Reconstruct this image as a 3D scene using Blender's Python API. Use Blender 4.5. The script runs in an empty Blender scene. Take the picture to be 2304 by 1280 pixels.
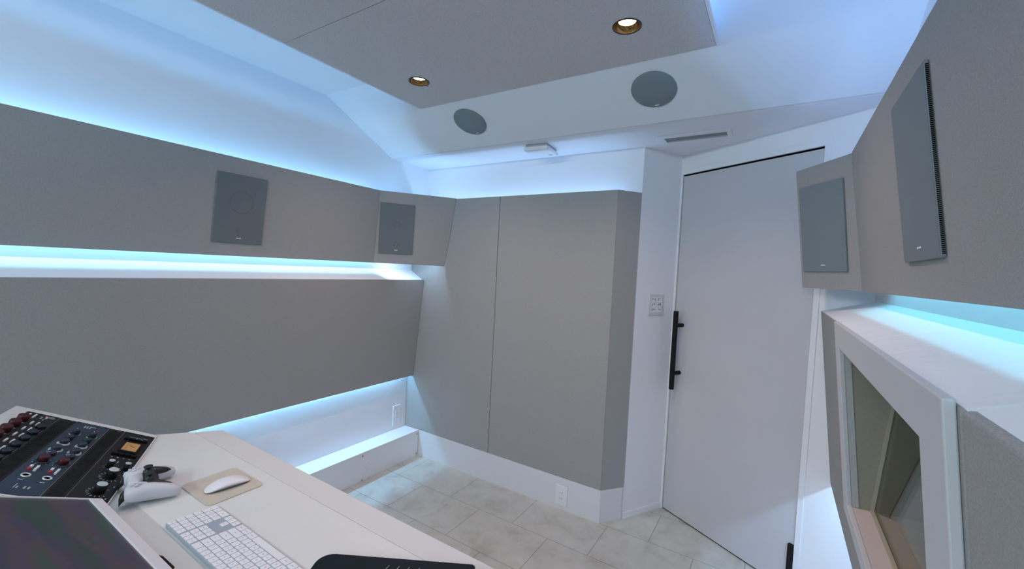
import bpy, bmesh, math, random
from mathutils import Vector, Matrix
from math import sin, cos, radians, pi, atan, sqrt
random.seed(7)
S = bpy.context.scene
C = S.collection

# ------------------------------------------------------------------ camera
F_PX = 954.987; YAW = radians(32.127); RHO = radians(2.897); PIT = radians(2.171)
Fh = Vector((-sin(YAW), cos(YAW), 0)); Rh = Vector((cos(YAW), sin(YAW), 0)); UP = Vector((0, 0, 1))
FW = Fh*cos(PIT) - UP*sin(PIT); U0 = UP*cos(PIT) + Fh*sin(PIT)
CRt = Rh*cos(RHO) + U0*sin(RHO); CUp = U0*cos(RHO) - Rh*sin(RHO)
cd = bpy.data.cameras.new('camera'); cd.sensor_width = 36; cd.lens = F_PX/2304*36; cd.clip_start = 0.02
cam = bpy.data.objects.new('camera', cd); C.objects.link(cam)
M = Matrix((CRt, CUp, -FW)).transposed().to_4x4(); M.translation = Vector((0, 0, 1.45))
cam.matrix_world = M
S.camera = cam

# ------------------------------------------------------------------ world, exposure
w = bpy.data.worlds.new('world'); S.world = w; w.use_nodes = True
w.node_tree.nodes['Background'].inputs[0].default_value = (0.5, 0.6, 0.8, 1)
w.node_tree.nodes['Background'].inputs[1].default_value = 0.0
S.view_settings.view_transform = 'Standard'; S.view_settings.look = 'None'
S.view_settings.exposure = 0.20; S.view_settings.gamma = 1
S.view_settings.use_curve_mapping = False
try: S.cycles.max_bounces = 10; S.cycles.diffuse_bounces = 8
except Exception: pass

# light levels: radiant power per metre of LED strip (per lamp for the downlights) in red, green and blue
POWER = {
    'wall_left': (.36, .82, 1.38), 'wall_right': (.44, .93, 2.0), 'gap_left': (.30, .82, 1.20), 'gap_right': (.11, .43, .58),
    'low_left': (.88, 2.05, 3.3), 'low_right': (1.4, 2.4, 3.8), 'niche': (.44, .76, 1.27), 'cloud_left': (.08, .42, .95), 'cloud_right': (.10, .34, .90),
    'down_far': (4.5, 3.15, 2.7), 'down_near': (.6, .42, .36), 'corner': (.35, .75, 1.3), 'gap_corner': (1.15, 1.65, 2.3), 'corner_right': (.2, .25, .4),
    'rear': (10.9, 13.0, 13.1),  # fill lamp added behind the camera to raise the ambient level
}

def lamp_colour(l, key, mult=1):
    c = POWER[key]; mx = max(max(c), 1e-6)
    l.energy = mx*mult; l.color = (c[0]/mx, c[1]/mx, c[2]/mx)

def area_strip(name, a, b, direction, width, key, mult=1, spread=180):
    """a slim LED strip lamp from a to b shining along direction"""
    a = Vector(a); b = Vector(b); L = (b-a).length
    l = bpy.data.lights.new(name, 'AREA'); l.shape = 'RECTANGLE'; l.size = L; l.size_y = width
    lamp_colour(l, key, L*mult); l.spread = radians(spread)
    o = bpy.data.objects.new(name, l); C.objects.link(o)
    x = (b-a).normalized(); z = -Vector(direction).normalized(); z = (z - x*z.dot(x)).normalized(); y = z.cross(x)
    m = Matrix((x, y, z)).transposed().to_4x4(); m.translation = (a+b)/2
    o.matrix_world = m
    return o

# ------------------------------------------------------------------ room dimensions
XL, XR = -2.384, 0.334
YR = -2.3                      # wall behind the camera
ZC, ZS = 2.44, 2.186
YP = 2.339                     # face of the back panel
YN = 2.476                     # wall in the niche above it
ANG = radians(-29.655); D = Vector((cos(ANG), sin(ANG), 0)); N = Vector((-sin(ANG), cos(ANG), 0))  # along door, away from room
D0 = Vector((-.533, 2.740, 0))
COLB = Vector((-.545, 2.7475, 0)); COLA = Vector((-.700, 2.476, 0))

# ------------------------------------------------------------------ lamps
area_strip('strip_lamp_wall_left_top', (-2.338, YR+.1, 1.868), (-2.338, 1.93, 1.868), (0, 0, 1), .012, 'wall_left')
area_strip('strip_lamp_corner_left_top', (-2.29, 1.99, 1.868), (-2.04, 2.31, 1.868), (-.2, .2, 1), .012, 'corner')
area_strip('strip_lamp_corner_right_top', (.215, 1.97, 1.868), (.085, 2.17, 1.868), (.2, .15, 1), .012, 'corner_right')
area_strip('strip_lamp_wall_right_top', (.280, YR+.1, 1.868), (.280, 1.93, 1.868), (0, 0, 1), .012, 'wall_right')
area_strip('strip_lamp_gap_left', (-2.368, YR+.1, 1.488), (-2.368, 1.95, 1.488), (.15, 0, -1), .012, 'gap_left')
area_strip('strip_lamp_gap_corner', (-2.33, 2.02, 1.500), (-2.115, 2.285, 1.500), (-.1, .1, -1), .008, 'gap_corner')
area_strip('strip_lamp_gap_right', (.300, YR+.1, 1.500), (.300, 1.95, 1.500), (.1, 0, -1), .010, 'gap_right')
area_strip('strip_lamp_low_left', (-2.370, YR+.1, .655), (-2.370, 2.28, .655), (.05, 0, -1), .008, 'low_left')
area_strip('strip_lamp_low_right', (.315, YR+.1, .650), (.315, 2.2, .650), (-.05, 0, -1), .008, 'low_right')
area_strip('strip_lamp_niche', (-2.33, 2.41, 1.850), (-.80, 2.41, 1.850), (0, 0, 1), .012, 'niche')
area_strip('strip_lamp_ceiling_left', (-1.72, YR+.2, 2.362), (-1.72, 1.68, 2.362), (-1, 0, .12), .010, 'cloud_left')
area_strip('strip_lamp_ceiling_right', (-.338, YR+.2, 2.362), (-.338, 1.68, 2.362), (1, 0, .12), .010, 'cloud_right')
area_strip('added_rear_fill_lamp', (XL+.15, YR+.06, 2.30), (XR-.15, YR+.06, 2.30), (0, 1, -.25), .05, 'rear')  # added out-of-view fill, lifts the ambient light on surfaces facing the camera
DL = [(-1.546, 1.516), (-.519, 1.513), (-1.546, .35), (-.519, .35), (-1.546, -.85), (-.519, -.85)]
for i, (x, y) in enumerate(DL):
    l = bpy.data.lights.new('downlight_lamp', 'AREA'); l.shape = 'DISK'; l.size = .058; l.spread = radians(130)
    lamp_colour(l, 'down_far' if i < 2 else 'down_near')
    o = bpy.data.objects.new('downlight_lamp', l); C.objects.link(o); o.location = (x, y, 2.3525)

# ------------------------------------------------------------------ materials
def mat(name, col, rough=.6, metal=0, spec=.5, bump=None, mottle=None, coat=0, emit=None, trans=0):
    m = bpy.data.materials.new(name); m.use_nodes = True; nt = m.node_tree; n = nt.nodes; L = nt.links
    b = n['Principled BSDF']
    b.inputs['Base Color'].default_value = (*col, 1); b.inputs['Roughness'].default_value = rough
    b.inputs['Metallic'].default_value = metal; b.inputs['Specular IOR Level'].default_value = spec
    b.inputs['Coat Weight'].default_value = coat
    b.inputs['Transmission Weight'].default_value = trans
    if emit:
        b.inputs['Emission Color'].default_value = (*emit[0], 1); b.inputs['Emission Strength'].default_value = emit[1]
    tc = n.new('ShaderNodeTexCoord')
    if mottle:
        sc, amt = mottle
        nz = n.new('ShaderNodeTexNoise'); nz.inputs['Scale'].default_value = sc; nz.inputs['Detail'].default_value = 6
        L.new(tc.outputs['Object'], nz.inputs['Vector'])
        mr = n.new('ShaderNodeMapRange'); mr.inputs['From Min'].default_value = .3; mr.inputs['From Max'].default_value = .7
        mr.inputs['To Min'].default_value = 1-amt; mr.inputs['To Max'].default_value = 1+amt
        L.new(nz.outputs['Fac'], mr.inputs['Value'])
        mx = n.new('ShaderNodeVectorMath'); mx.operation = 'SCALE'; mx.inputs[0].default_value = col
        L.new(mr.outputs['Result'], mx.inputs['Scale']); L.new(mx.outputs['Vector'], b.inputs['Base Color'])
    if bump:
        sc, st, dist = bump
        nz = n.new('ShaderNodeTexNoise'); nz.inputs['Scale'].default_value = sc; nz.inputs['Detail'].default_value = 4
        L.new(tc.outputs['Object'], nz.inputs['Vector'])
        bp = n.new('ShaderNodeBump'); bp.inputs['Strength'].default_value = st; bp.inputs['Distance'].default_value = dist
        L.new(nz.outputs['Fac'], bp.inputs['Height']); L.new(bp.outputs['Normal'], b.inputs['Normal'])
    return m

def fabric(name, col, weave=900, bump=.25):
    m = mat(name, col, rough=.95, spec=.15)
    nt = m.node_tree; n = nt.nodes; L = nt.links; b = n['Principled BSDF']
    tc = [x for x in n if x.type == 'TEX_COORD'][0]
    nz = n.new('ShaderNodeTexNoise'); nz.inputs['Scale'].default_value = weave/3; nz.inputs['Detail'].default_value = 3
    mp = n.new('ShaderNodeMapping'); mp.inputs['Scale'].default_value = (1, 1, 2.6)
    L.new(tc.outputs['Object'], mp.inputs['Vector']); L.new(mp.outputs['Vector'], nz.inputs['Vector'])
    mr = n.new('ShaderNodeMapRange'); mr.inputs['From Min'].default_value = .3; mr.inputs['From Max'].default_value = .7
    mr.inputs['To Min'].default_value = .90; mr.inputs['To Max'].default_value = 1.10
    L.new(nz.outputs['Fac'], mr.inputs['Value'])
    mx = n.new('ShaderNodeVectorMath'); mx.operation = 'SCALE'; mx.inputs[0].default_value = col
    L.new(mr.outputs['Result'], mx.inputs['Scale']); L.new(mx.outputs['Vector'], b.inputs['Base Color'])
    bp = n.new('ShaderNodeBump'); bp.inputs['Strength'].default_value = bump; bp.inputs['Distance'].default_value = .001
    L.new(nz.outputs['Fac'], bp.inputs['Height']); L.new(bp.outputs['Normal'], b.inputs['Normal'])
    return m

def tile_mat():
    m = mat('stone_tile', (.5, .5, .47), rough=.38, spec=.4); nt = m.node_tree; n = nt.nodes; L = nt.links; b = n['Principled BSDF']
    tc = [x for x in n if x.type == 'TEX_COORD'][0]
    mp = n.new('ShaderNodeMapping'); mp.inputs['Location'].default_value = (.515+.4585*20, -2.040+.305*20, 0)
    L.new(tc.outputs['Object'], mp.inputs['Vector'])
    br = n.new('ShaderNodeTexBrick'); br.offset = .5; br.offset_frequency = 2; br.squash = 1
    br.inputs['Scale'].default_value = 1; br.inputs['Brick Width'].default_value = .4585; br.inputs['Row Height'].default_value = .305
    br.inputs['Mortar Size'].default_value = .0022; br.inputs['Mortar Smooth'].default_value = .2
    br.inputs['Color1'].default_value = (.97, .97, .97, 1); br.inputs['Color2'].default_value = (1.03, 1.03, 1.03, 1)
    br.inputs['Mortar'].default_value = (.56, .56, .55, 1)
    L.new(mp.outputs['Vector'], br.inputs['Vector'])
    n1 = n.new('ShaderNodeTexNoise'); n1.inputs['Scale'].default_value = 7; n1.inputs['Detail'].default_value = 9; n1.inputs['Roughness'].default_value = .62; n1.inputs['Distortion'].default_value = .6
    L.new(tc.outputs['Object'], n1.inputs['Vector'])
    cr = n.new('ShaderNodeValToRGB'); e = cr.color_ramp.elements
    e[0].position = .30; e[0].color = (.41, .42, .37, 1); e[1].position = .68; e[1].color = (.565, .595, .55, 1)
    k = cr.color_ramp.elements.new(.46); k.color = (.51, .53, .48, 1)
    L.new(n1.outputs['Fac'], cr.inputs['Fac'])
    mx = n.new('ShaderNodeMix'); mx.data_type = 'RGBA'; mx.blend_type = 'MULTIPLY'; mx.inputs['Factor'].default_value = 1
    L.new(cr.outputs['Color'], mx.inputs['A']); L.new(br.outputs['Color'], mx.inputs['B']); L.new(mx.outputs['Result'], b.inputs['Base Color'])
    bp = n.new('ShaderNodeBump'); bp.inputs['Strength'].default_value = .3; bp.inputs['Distance'].default_value = .002; bp.invert = True
    L.new(br.outputs['Fac'], bp.inputs['Height']); L.new(bp.outputs['Normal'], b.inputs['Normal'])
    return m

WALL = mat('white_wall', (.78, .78, .80), rough=.8, spec=.2, bump=(9, .35, .006))
PAINT = mat('white_paint', (.80, .80, .82), rough=.6, spec=.3, bump=(60, .08, .001))
CEIL = mat('ceiling_paint', (.72, .73, .74), rough=.85, spec=.2, bump=(80, .1, .001))
CLOUD = fabric('grey_ceiling_fabric', (.60, .565, .545), 700)
FAB = fabric('grey_panel_fabric', (.350, .345, .333), 800)
PLINTH = mat('plinth_vinyl', (.70, .70, .725), rough=.7, spec=.25)
DOORM = mat('door_laminate', (.56, .55, .565), rough=.55, spec=.3, mottle=(3, .02))
BLACK = mat('matte_black', (.008, .008, .009), rough=.55, spec=.2)
DARK = mat('dark_void', (.004, .004, .005), rough=1, spec=0)
GRILLE = mat('grey_grille', (.20, .235, .25), rough=.75, spec=.25, bump=(1500, .3, .0005))
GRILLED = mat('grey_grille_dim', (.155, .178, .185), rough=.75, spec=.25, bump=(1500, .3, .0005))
BADGE = mat('silver_badge', (.9, .9, .92), rough=.4, metal=.2)
TILE = tile_mat()
DESK = mat('desk_laminate', (.69, .70, .68), rough=.45, spec=.35, mottle=(40, .012))
DESK2 = mat('desk_edge_laminate', (.65, .655, .64), rough=.5, spec=.3)
WPL = mat('white_plastic', (.78, .78, .80), rough=.4)
ALU = mat('aluminium', (.42, .43, .45), rough=.35, metal=.7)
KEYW = mat('white_key', (.80, .80, .83), rough=.45)
KEYG = mat('keyboard_deck', (.40, .46, .52), rough=.45, metal=.3)
LEG = mat('legend_grey', (.25, .25, .27), rough=.6)
LEATHER = mat('beige_leather', (.56, .51, .43), rough=.6, spec=.3, mottle=(30, .03), bump=(300, .2, .0005))
BRONZE = mat('black_bronze', (.06, .045, .035), rough=.22, metal=.9)
GOLD = mat('gold_reflector', (.30, .17, .055), rough=.18, metal=1)
LENS = mat('lamp_lens', (1, .9, .6), emit=((1, .72, .30), 22))

# ------------------------------------------------------------------ mesh helpers
def link(name, me, m=None, parent=None):
    if m is not None:
        for k in (m if isinstance(m, (list, tuple)) else [m]): me.materials.append(k)
    o = bpy.data.objects.new(name, me); C.objects.link(o)
    if parent: o.parent = parent
    return o
class MB:
    def __init__(s): s.bm = bmesh.new(); s.mi = 0
    def poly(s, pts):
        f = s.bm.faces.new([s.bm.verts.new(p) for p in pts]); f.material_index = s.mi; return f
    def prism(s, pts, vec, close=True):
        """extrude polygon pts by vec"""
        v = Vector(vec); a = [s.bm.verts.new(p) for p in pts]; b = [s.bm.verts.new(Vector(p)+v) for p in pts]; n = len(a)
        fs = [s.bm.faces.new(a[::-1]), s.bm.faces.new(b)]
        for i in range(n): fs.append(s.bm.faces.new((a[i], a[(i+1) % n], b[(i+1) % n], b[i])))
        for f in fs: f.material_index = s.mi
        return s
    def holed(s, outer, holes, vec):
        """extrude a planar polygon with holes"""
        v = Vector(vec); loops = [outer]+list(holes)
        rings = [[s.bm.verts.new(p) for p in lp] for lp in loops]
        es = []
        for r in rings:
            for i in range(len(r)): es.append(s.bm.edges.new((r[i], r[(i+1) % len(r)])))
        res = bmesh.ops.triangle_fill(s.bm, use_beauty=True, edges=es)
        fs = [g for g in res['geom'] if isinstance(g, bmesh.types.BMFace)]
        ex = bmesh.ops.duplicate(s.bm, geom=fs+es+[x for r in rings for x in r])
        vm = ex['vert_map']
        for r in rings:
            r2 = [vm[x] for x in r]
            for x in r2: x.co += v
            for i in range(len(r)): s.bm.faces.new((r[i], r[(i+1) % len(r)], r2[(i+1) % len(r)], r2[i]))
        for f in s.bm.faces: f.material_index = s.mi
        return s
    def box(s, x0, y0, z0, x1, y1, z1):
        return s.prism([(x0, y0, z0), (x1, y0, z0), (x1, y1, z0), (x0, y1, z0)], (0, 0, z1-z0))
    def obox(s, o, ax, ay, az):
        """box from corner o along three vectors"""
        o = Vector(o); ax = Vector(ax); ay = Vector(ay)
        return s.prism([o, o+ax, o+ax+ay, o+ay], az)
    def lathe(s, prof, n=32, c=(0, 0, 0), cap=True):
        rings = []
        for r, z in prof:
            rings.append([s.bm.verts.new((c[0]+r*cos(2*pi*i/n), c[1]+r*sin(2*pi*i/n), c[2]+z)) for i in range(n)])
        for a, b in zip(rings, rings[1:]):
            for i in range(n):
                f = s.bm.faces.new((a[i], a[(i+1) % n], b[(i+1) % n], b[i])); f.material_index = s.mi; f.smooth = True
        if cap:
            for r in (rings[0], rings[-1]):
                f = s.bm.faces.new(r); f.material_index = s.mi
        return s
    def loft(s, rings, cap=True, smooth=True):
        R = [[s.bm.verts.new(p) for p in r] for r in rings]; n = len(R[0])
        for a, b in zip(R, R[1:]):
            for i in range(n):
                f = s.bm.faces.new((a[i], a[(i+1) % n], b[(i+1) % n], b[i])); f.material_index = s.mi; f.smooth = smooth
        if cap:
            for r in (R[0], R[-1]):
                f = s.bm.faces.new(r); f.material_index = s.mi; f.smooth = smooth
        return s
    def cyl(s, a, b, r, n=20):
        a = Vector(a); b = Vector(b); z = (b-a).normalized(); x = z.orthogonal().normalized(); y = z.cross(x)
        return s.loft([[p+x*r*cos(2*pi*i/n)+y*r*sin(2*pi*i/n) for i in range(n)] for p in (a, b)], smooth=False)
    def build(s, name, m=None, parent=None, bevel=0, seg=2, smooth=False):
        bmesh.ops.recalc_face_normals(s.bm, faces=s.bm.faces)
        me = bpy.data.meshes.new(name); s.bm.to_mesh(me); s.bm.free()
        if smooth:
            for p in me.polygons: p.use_smooth = True
        o = link(name, me, m, parent)
        if bevel:
            b = o.modifiers.new('bevel', 'BEVEL'); b.width = bevel; b.segments = seg; b.limit_method = 'ANGLE'; b.angle_limit = radians(40)
        return o
def tag(o, label=None, cat=None, group=None, kind=None):
    if label: o['label'] = label
    if cat: o['category'] = cat
    if group: o['group'] = group
    if kind: o['kind'] = kind
    return o
def empty(name, loc=(0, 0, 0), m=None):
    o = bpy.data.objects.new(name, None); C.objects.link(o); o.empty_display_size = .05
    if m is not None: o.matrix_world = m
    else: o.location = loc
    return o
def struct(o): o['kind'] = 'structure'; return o
def frame(o, x, y, z):
    m = Matrix((Vector(x), Vector(y), Vector(z))).transposed().to_4x4(); m.translation = Vector(o); return m
def rrect(x0, y0, x1, y1, r, n=6):
    """rounded rectangle; r a number or four corner radii (from x0,y0 ccw)"""
    rr = [r]*4 if not isinstance(r, (list, tuple)) else r; out = []
    for (cx, cy, a0), q in zip(((x0, y0, pi), (x1, y0, 1.5*pi), (x1, y1, 0), (x0, y1, .5*pi)), rr):
        sx = 1 if cx == x0 else -1; sy = 1 if cy == y0 else -1
        for i in range(n+1):
            a = a0+i/n*pi/2; out.append((cx+sx*q+q*cos(a), cy+sy*q+q*sin(a)))
    return out
def text_mesh(txt, size, align='CENTER'):
    cu = bpy.data.curves.new('t', 'FONT'); cu.body = txt; cu.size = size; cu.align_x = align; cu.align_y = 'CENTER'; cu.extrude = size*.02; cu.resolution_u = 2
    o = bpy.data.objects.new('t', cu); C.objects.link(o); bpy.context.view_layer.update()
    me = bpy.data.meshes.new_from_object(o.evaluated_get(bpy.context.evaluated_depsgraph_get()))
    bpy.data.objects.remove(o); bpy.data.curves.remove(cu); return me

# ================================================================== SETTING
T = .1
struct(MB().box(XL-.2, YR-.2, -.08, XR+.6, 3.1, 0).build('floor', TILE))
struct(MB().box(XL-T, YR-T, ZC, XR+T, 1.62, ZC+T).build('ceiling', CEIL))
struct(MB().box(XL-T, YR-T, 0, XL, YN+T, ZC+T).build('wall_left', WALL))
# right wall with the window opening
WY0, WY1, WZ0, WZ1 = .70, 1.585, .78, 1.29
mb = MB().holed([(XR, YR-T, 0), (XR, 2.42, 0), (XR, 2.42, ZC+T), (XR, YR-T, ZC+T)],
                [[(XR, WY0, WZ0), (XR, WY1, WZ0), (XR, WY1, WZ1), (XR, WY0, WZ1)]], (T, 0, 0))
struct(mb.build('wall_right', WALL))
struct(MB().box(XL, YR-T, 0, XR, YR, ZC).build('wall_rear', WALL))
struct(MB().box(XL, YN, 0, -.70, YN+T, ZC).build('wall_back', WALL))
# column wall beside the door
struct(MB().prism([COLA, COLB, COLB+N*.1-D*.1, COLA+N*.1-D*.1], (0, 0, ZC)).build('wall_column', PAINT))
# door wall
def dp(a, z, d=0): return D0 + D*a + N*d + Vector((0, 0, z))
aE = (XR+.03 - D0.x)/D.x
DW, DH = .770, 2.069
mb = MB()
mb.prism([dp(-.02, DH), dp(aE, DH), dp(aE, ZC), dp(-.02, ZC)], N*.1)
mb.prism([dp(DW, 0), dp(aE, 0), dp(aE, DH), dp(DW, DH)], N*.1)
mb.prism([dp(-.02, 0), dp(0, 0), dp(0, DH), dp(-.02, DH)], N*.1)
struct(mb.build('wall_door_side', PAINT))
struct(MB().prism([dp(-.04, 0, .1), dp(DW+.1, 0, .1), dp(DW+.1, DH+.1, .1), dp(-.04, DH+.1, .1)], N*.02).build('door_gap_shade_sheet', DARK))  # near-black sheet standing in for the shade behind the door gaps
# casing
mb = MB()
mb.prism([dp(-.012, DH, -.004), dp(DW+.026, DH, -.004), dp(DW+.026, DH+.028, -.004), dp(-.012, DH+.028, -.004)], N*.0045)
mb.prism([dp(DW, 0, -.004), dp(DW+.026, 0, -.004), dp(DW+.026, DH, -.004), dp(DW, DH, -.004)], N*.0045)
struct(mb.build('trim_1', PAINT, bevel=.0015))
# the door
door = struct(MB().prism([dp(.0045, .008, .004), dp(DW-.004, .008, .004), dp(DW-.004, DH-.010, .004), dp(.0045, DH-.010, .004)], N*.04).build('door_1', DOORM, bevel=.001))
MB().holed([dp(-.003, .002, .009), dp(DW+.003, .002, .009), dp(DW+.003, DH+.003, .009), dp(-.003, DH+.003, .009)],
           [[dp(.0048, .0083, .009), dp(DW-.0043, .0083, .009), dp(DW-.0043, DH-.0103, .009), dp(.0048, DH-.0103, .009)]], N*.004).build('door_gap_shade', DARK, door)  # near-black ring painting the gap round the door as deep shade
hb = [dp(.063, z, -.058) for z in (.776, 1.246)]
h = MB().cyl(hb[0], hb[1], .0145, 24).build('pull_handle', BLACK, door, bevel=.0015)
tag(h, 'long matte black pull bar')
for z in (.872, 1.160):
    MB().cyl(dp(.063, z, -.048), dp(.063, z, .0045), .0120, 20).build('standoff', BLACK, h)
MB().prism([dp(DW-.024, 0.01, -.012), dp(DW-.002, 0.01, -.012), dp(DW-.002, .232, -.012), dp(DW-.024, .232, -.012)], N*.018).build('pivot_hinge', BLACK, door, bevel=.001)
tag(bpy.data.objects['pivot_hinge'], 'black pivot hinge')
# baseboard at the column foot
cdir = (COLB-COLA).normalized()
struct(MB().prism([COLA-cdir*.0+D*.0, COLB, COLB+D*.006, COLA+D*.006-cdir*.0], (0, 0, .036)).build('baseboard_column', PAINT))
# sloped bulkhead and soffit
YB = 2.108; YT = 1.582
struct(MB().prism([(XL, YT, ZC), (XL, YB, ZS), (XL, YB+.02, ZS), (XL, YB+.02, ZC+.02), (XL, YT, ZC+.02)], (XR-XL, 0, 0)).build('trim_2', CEIL))
soff = [(XL, YB+.0205, ZS), (-.6975, YB+.0205, ZS), (-.6975, YN, ZS), (XL, YN, ZS)]
struct(MB().prism(soff, (0, 0, .05)).build('trim_3', PAINT))
vx0, vx1, vy0, vy1 = -.566, -.268, 2.352, 2.426
d_a = D0 - D*.02; d_b = dp(aE, 0)
outer = [(-.6960, YB+.0205, ZS-.001), (XR, YB+.0205, ZS-.001), (XR, 2.246, ZS-.001), (D0.x-.012, D0.y+.007, ZS-.001), (-.696, 2.482, ZS-.001)]
mb = MB().holed(outer, [[(vx0, vy0, ZS-.001), (vx1, vy0, ZS-.001), (vx1, vy1, ZS-.001), (vx0, vy1, ZS-.001)]], (0, 0, .03))
struct(mb.build('trim_4', PAINT))
struct(MB().box(-.72, YB+.03, ZS+.20, XR, 3.0, ZS+.26).build('trim_5', CEIL))

# ================================================================== ACOUSTIC PANELS
def lean_panel(name, A, B, zt, zb, dx, outdir, thick, label, mats=FAB, hole=None, endB=None, cut=0, footA=None, footB=None):
    """panel whose top edge runs A-B at height zt and whose foot is dx further out"""
    A = Vector((*A, zt)); B = Vector((*B, zt)); t = (B-A).normalized(); o = Vector(outdir); o = (o - t*o.dot(t)).normalized()
    A2 = A + o*dx + Vector((0, 0, zb-zt)); B2 = (B if endB is None else Vector((*endB, zt))) + o*dx + Vector((0, 0, zb-zt))
    if footA: A2 = Vector(footA)
    if footB: B2 = Vector(footB)
    back = (o*(zt-zb) + Vector((0, 0, dx))).normalized()
    mb = MB(); pts = [A2, B2, B, A]
    if hole: mb.holed(pts, hole, back*thick)
    else:
        bk = [Vector(q)+back*thick for q in pts]; bk[1] -= t*cut; bk[2] -= t*cut
        mb.loft([pts, bk], smooth=False)
    p = mb.build(name, mats, bevel=.0015, seg=2)
    tag(p, label, 'acoustic panel'); return p, back
G_AP = 'fabric acoustic panels on the walls'
LS_A = (-2.279, 1.925); LS_B = (-1.965, YP-.003)
RS_A = (.189, 1.941); RS_B = (.031, 2.186)
ZUT, ZUB = 1.924, 1.441
def seam_foot(A, B, out, dx, xb, zb):
    """where the leaning planes of a wall panel and its corner panel meet at the foot"""
    A = Vector((*A, 0)); B = Vector((*B, 0)); t = (B-A).normalized(); o = Vector(out); o = (o-t*o.dot(t)).normalized()
    p = A+o*dx; p = p+t*((xb-p.x)/t.x); return (p.x, p.y, zb)
FL = seam_foot(LS_A, LS_B, (-1, 1, 0), .065, -2.344, ZUB); FR = seam_foot(RS_A, RS_B, (1, 1, 0), .065, .254, 1.431)
lean_panel('acoustic_panel', (-2.279, YR+.02), (LS_A[0], LS_A[1]-.0003), ZUT, ZUB, .065, (-1, 0, 0), .009, 'long grey upper panel on the left wall between the two glowing gaps', cut=-.006, footB=FL)
lean_panel('acoustic_panel', LS_A, LS_B, ZUT, ZUB, .065, (-1, 1, 0), .012, 'short grey corner panel turning in from the left wall, left of the tall back panels', endB=(-1.965-.0330, YP-.003-.0413), cut=.06, footA=FL)
lean_panel('acoustic_panel', (.189, YR+.02), (RS_A[0], RS_A[1]-.0003), ZUT, 1.431, .065, (1, 0, 0), .017, 'large pale grey upper panel on the right wall at the photo edge', cut=-.006, footB=FR)
lean_panel('acoustic_panel', RS_A, RS_B, ZUT, 1.431, .065, (1, 1, 0), .022, 'short pale grey corner panel in front of the white door', footA=FR)
lean_panel('acoustic_panel', (-2.259, YR+.02), (-2.259+.014, YP-.002), 1.330, .598, .070, (-1, 0, 0), .017, 'long grey lower panel on the left wall behind the desk')
# window panel on the right
KX = .105
def rp(y, z, d=0):   # point of the right lower panel plane; d = into the room
    x = .165 + (1.33-z)*KX
    return Vector((x, y, z)) - Vector((1, 0, KX)).normalized()*d
oy0, oy1, oz0, oz1 = .720, 1.562, .812, 1.266
hole = [rp(oy0-.01, oz0-.01), rp(oy1+.01, oz0-.01), rp(oy1+.01, oz1+.01), rp(oy0-.01, oz1+.01)]
nb = Vector((1, 0, KX)).normalized()
mb = MB().holed([rp(.612, .590), rp(2.296, .590), rp(2.330, 1.33), rp(.612, 1.33)], [hole], nb*.022)
p = mb.build('acoustic_panel', FAB, bevel=.003); tag(p, 'pale grey lower panel on the right wall around the recessed window', 'acoustic panel')
mb = MB().prism([rp(YR+.02, .590), rp(.610, .590), rp(.610, 1.33), rp(YR+.02, 1.33)], nb*.022)
p = mb.build('acoustic_panel', FAB, bevel=.006, seg=3); tag(p, 'pale grey lower panel on the right wall nearest the camera', 'acoustic panel')
# window frame
win = struct(empty('window_1', rp((oy0+oy1)/2, .76)))
ip = win.matrix_world.inverted() if False else None
def wpart(o):
    o.parent = win; o.matrix_parent_inverse = Matrix.Translation(-win.location); return o
fo = [rp(.622, .762, .012), rp(1.655, .762, .012), rp(1.655, 1.337, .012), rp(.622, 1.337, .012)]
fi = [rp(oy0, oz0, .012), rp(oy1, oz0, .012), rp(oy1, oz1, .012), rp(oy0, oz1, .012)]
wpart(MB().holed(fo, [fi], nb*.0118).build('window_frame', mat('window_frame_paint', (.57, .57, .58), rough=.6, spec=.3), bevel=.002))
XG0, XG1 = .268, .306          # glass plane, foot and head
XE = .62
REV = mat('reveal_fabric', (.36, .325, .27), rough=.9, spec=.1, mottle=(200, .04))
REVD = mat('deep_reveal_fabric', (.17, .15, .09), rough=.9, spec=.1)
SILL = mat('sill_laminate', (.60, .54, .51), rough=.55, spec=.3)
mb = MB()   # far jamb liner, sill liner, head, near jamb (room side of the glass)
j = .012
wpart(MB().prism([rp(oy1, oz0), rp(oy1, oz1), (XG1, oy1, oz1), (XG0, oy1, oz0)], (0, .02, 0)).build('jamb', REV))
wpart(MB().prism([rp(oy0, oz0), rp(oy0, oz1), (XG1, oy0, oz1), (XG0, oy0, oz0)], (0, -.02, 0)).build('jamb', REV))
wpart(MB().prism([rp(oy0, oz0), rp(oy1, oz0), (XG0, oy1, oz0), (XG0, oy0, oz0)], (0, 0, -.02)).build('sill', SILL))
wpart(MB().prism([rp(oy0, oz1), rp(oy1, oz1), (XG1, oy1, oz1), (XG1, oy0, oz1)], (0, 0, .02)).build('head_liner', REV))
wpart(MB().prism([rp(oy1-.004, oz0+.001, .0), rp(oy1-.004, oz1-.001, .0), rp(oy1-.004, oz1-.001, -.015), rp(oy1-.004, oz0+.001, -.015)], (0, .0038, 0)).build('jamb_lip', mat('grey_jamb_lip', (.47, .47, .46), rough=.7)))
GLASS = mat('window_glass', (.72, .73, .62), rough=.02, trans=1, spec=.5)
for q in GLASS.node_tree.nodes:
    if q.type == 'BSDF_PRINCIPLED': q.inputs['IOR'].default_value = 1.35
def gp(y, z, d=0): return Vector((XG0+(XG1-XG0)*(z-oz0)/(oz1-oz0)+d, y, z))
wpart(MB().prism([gp(oy0, oz0), gp(oy1, oz0), gp(oy1, oz1), gp(oy0, oz1)], (.008, 0, 0)).build('pane', GLASS))
GASK = mat('pale_gasket', (.42, .40, .31), rough=.5)
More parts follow.
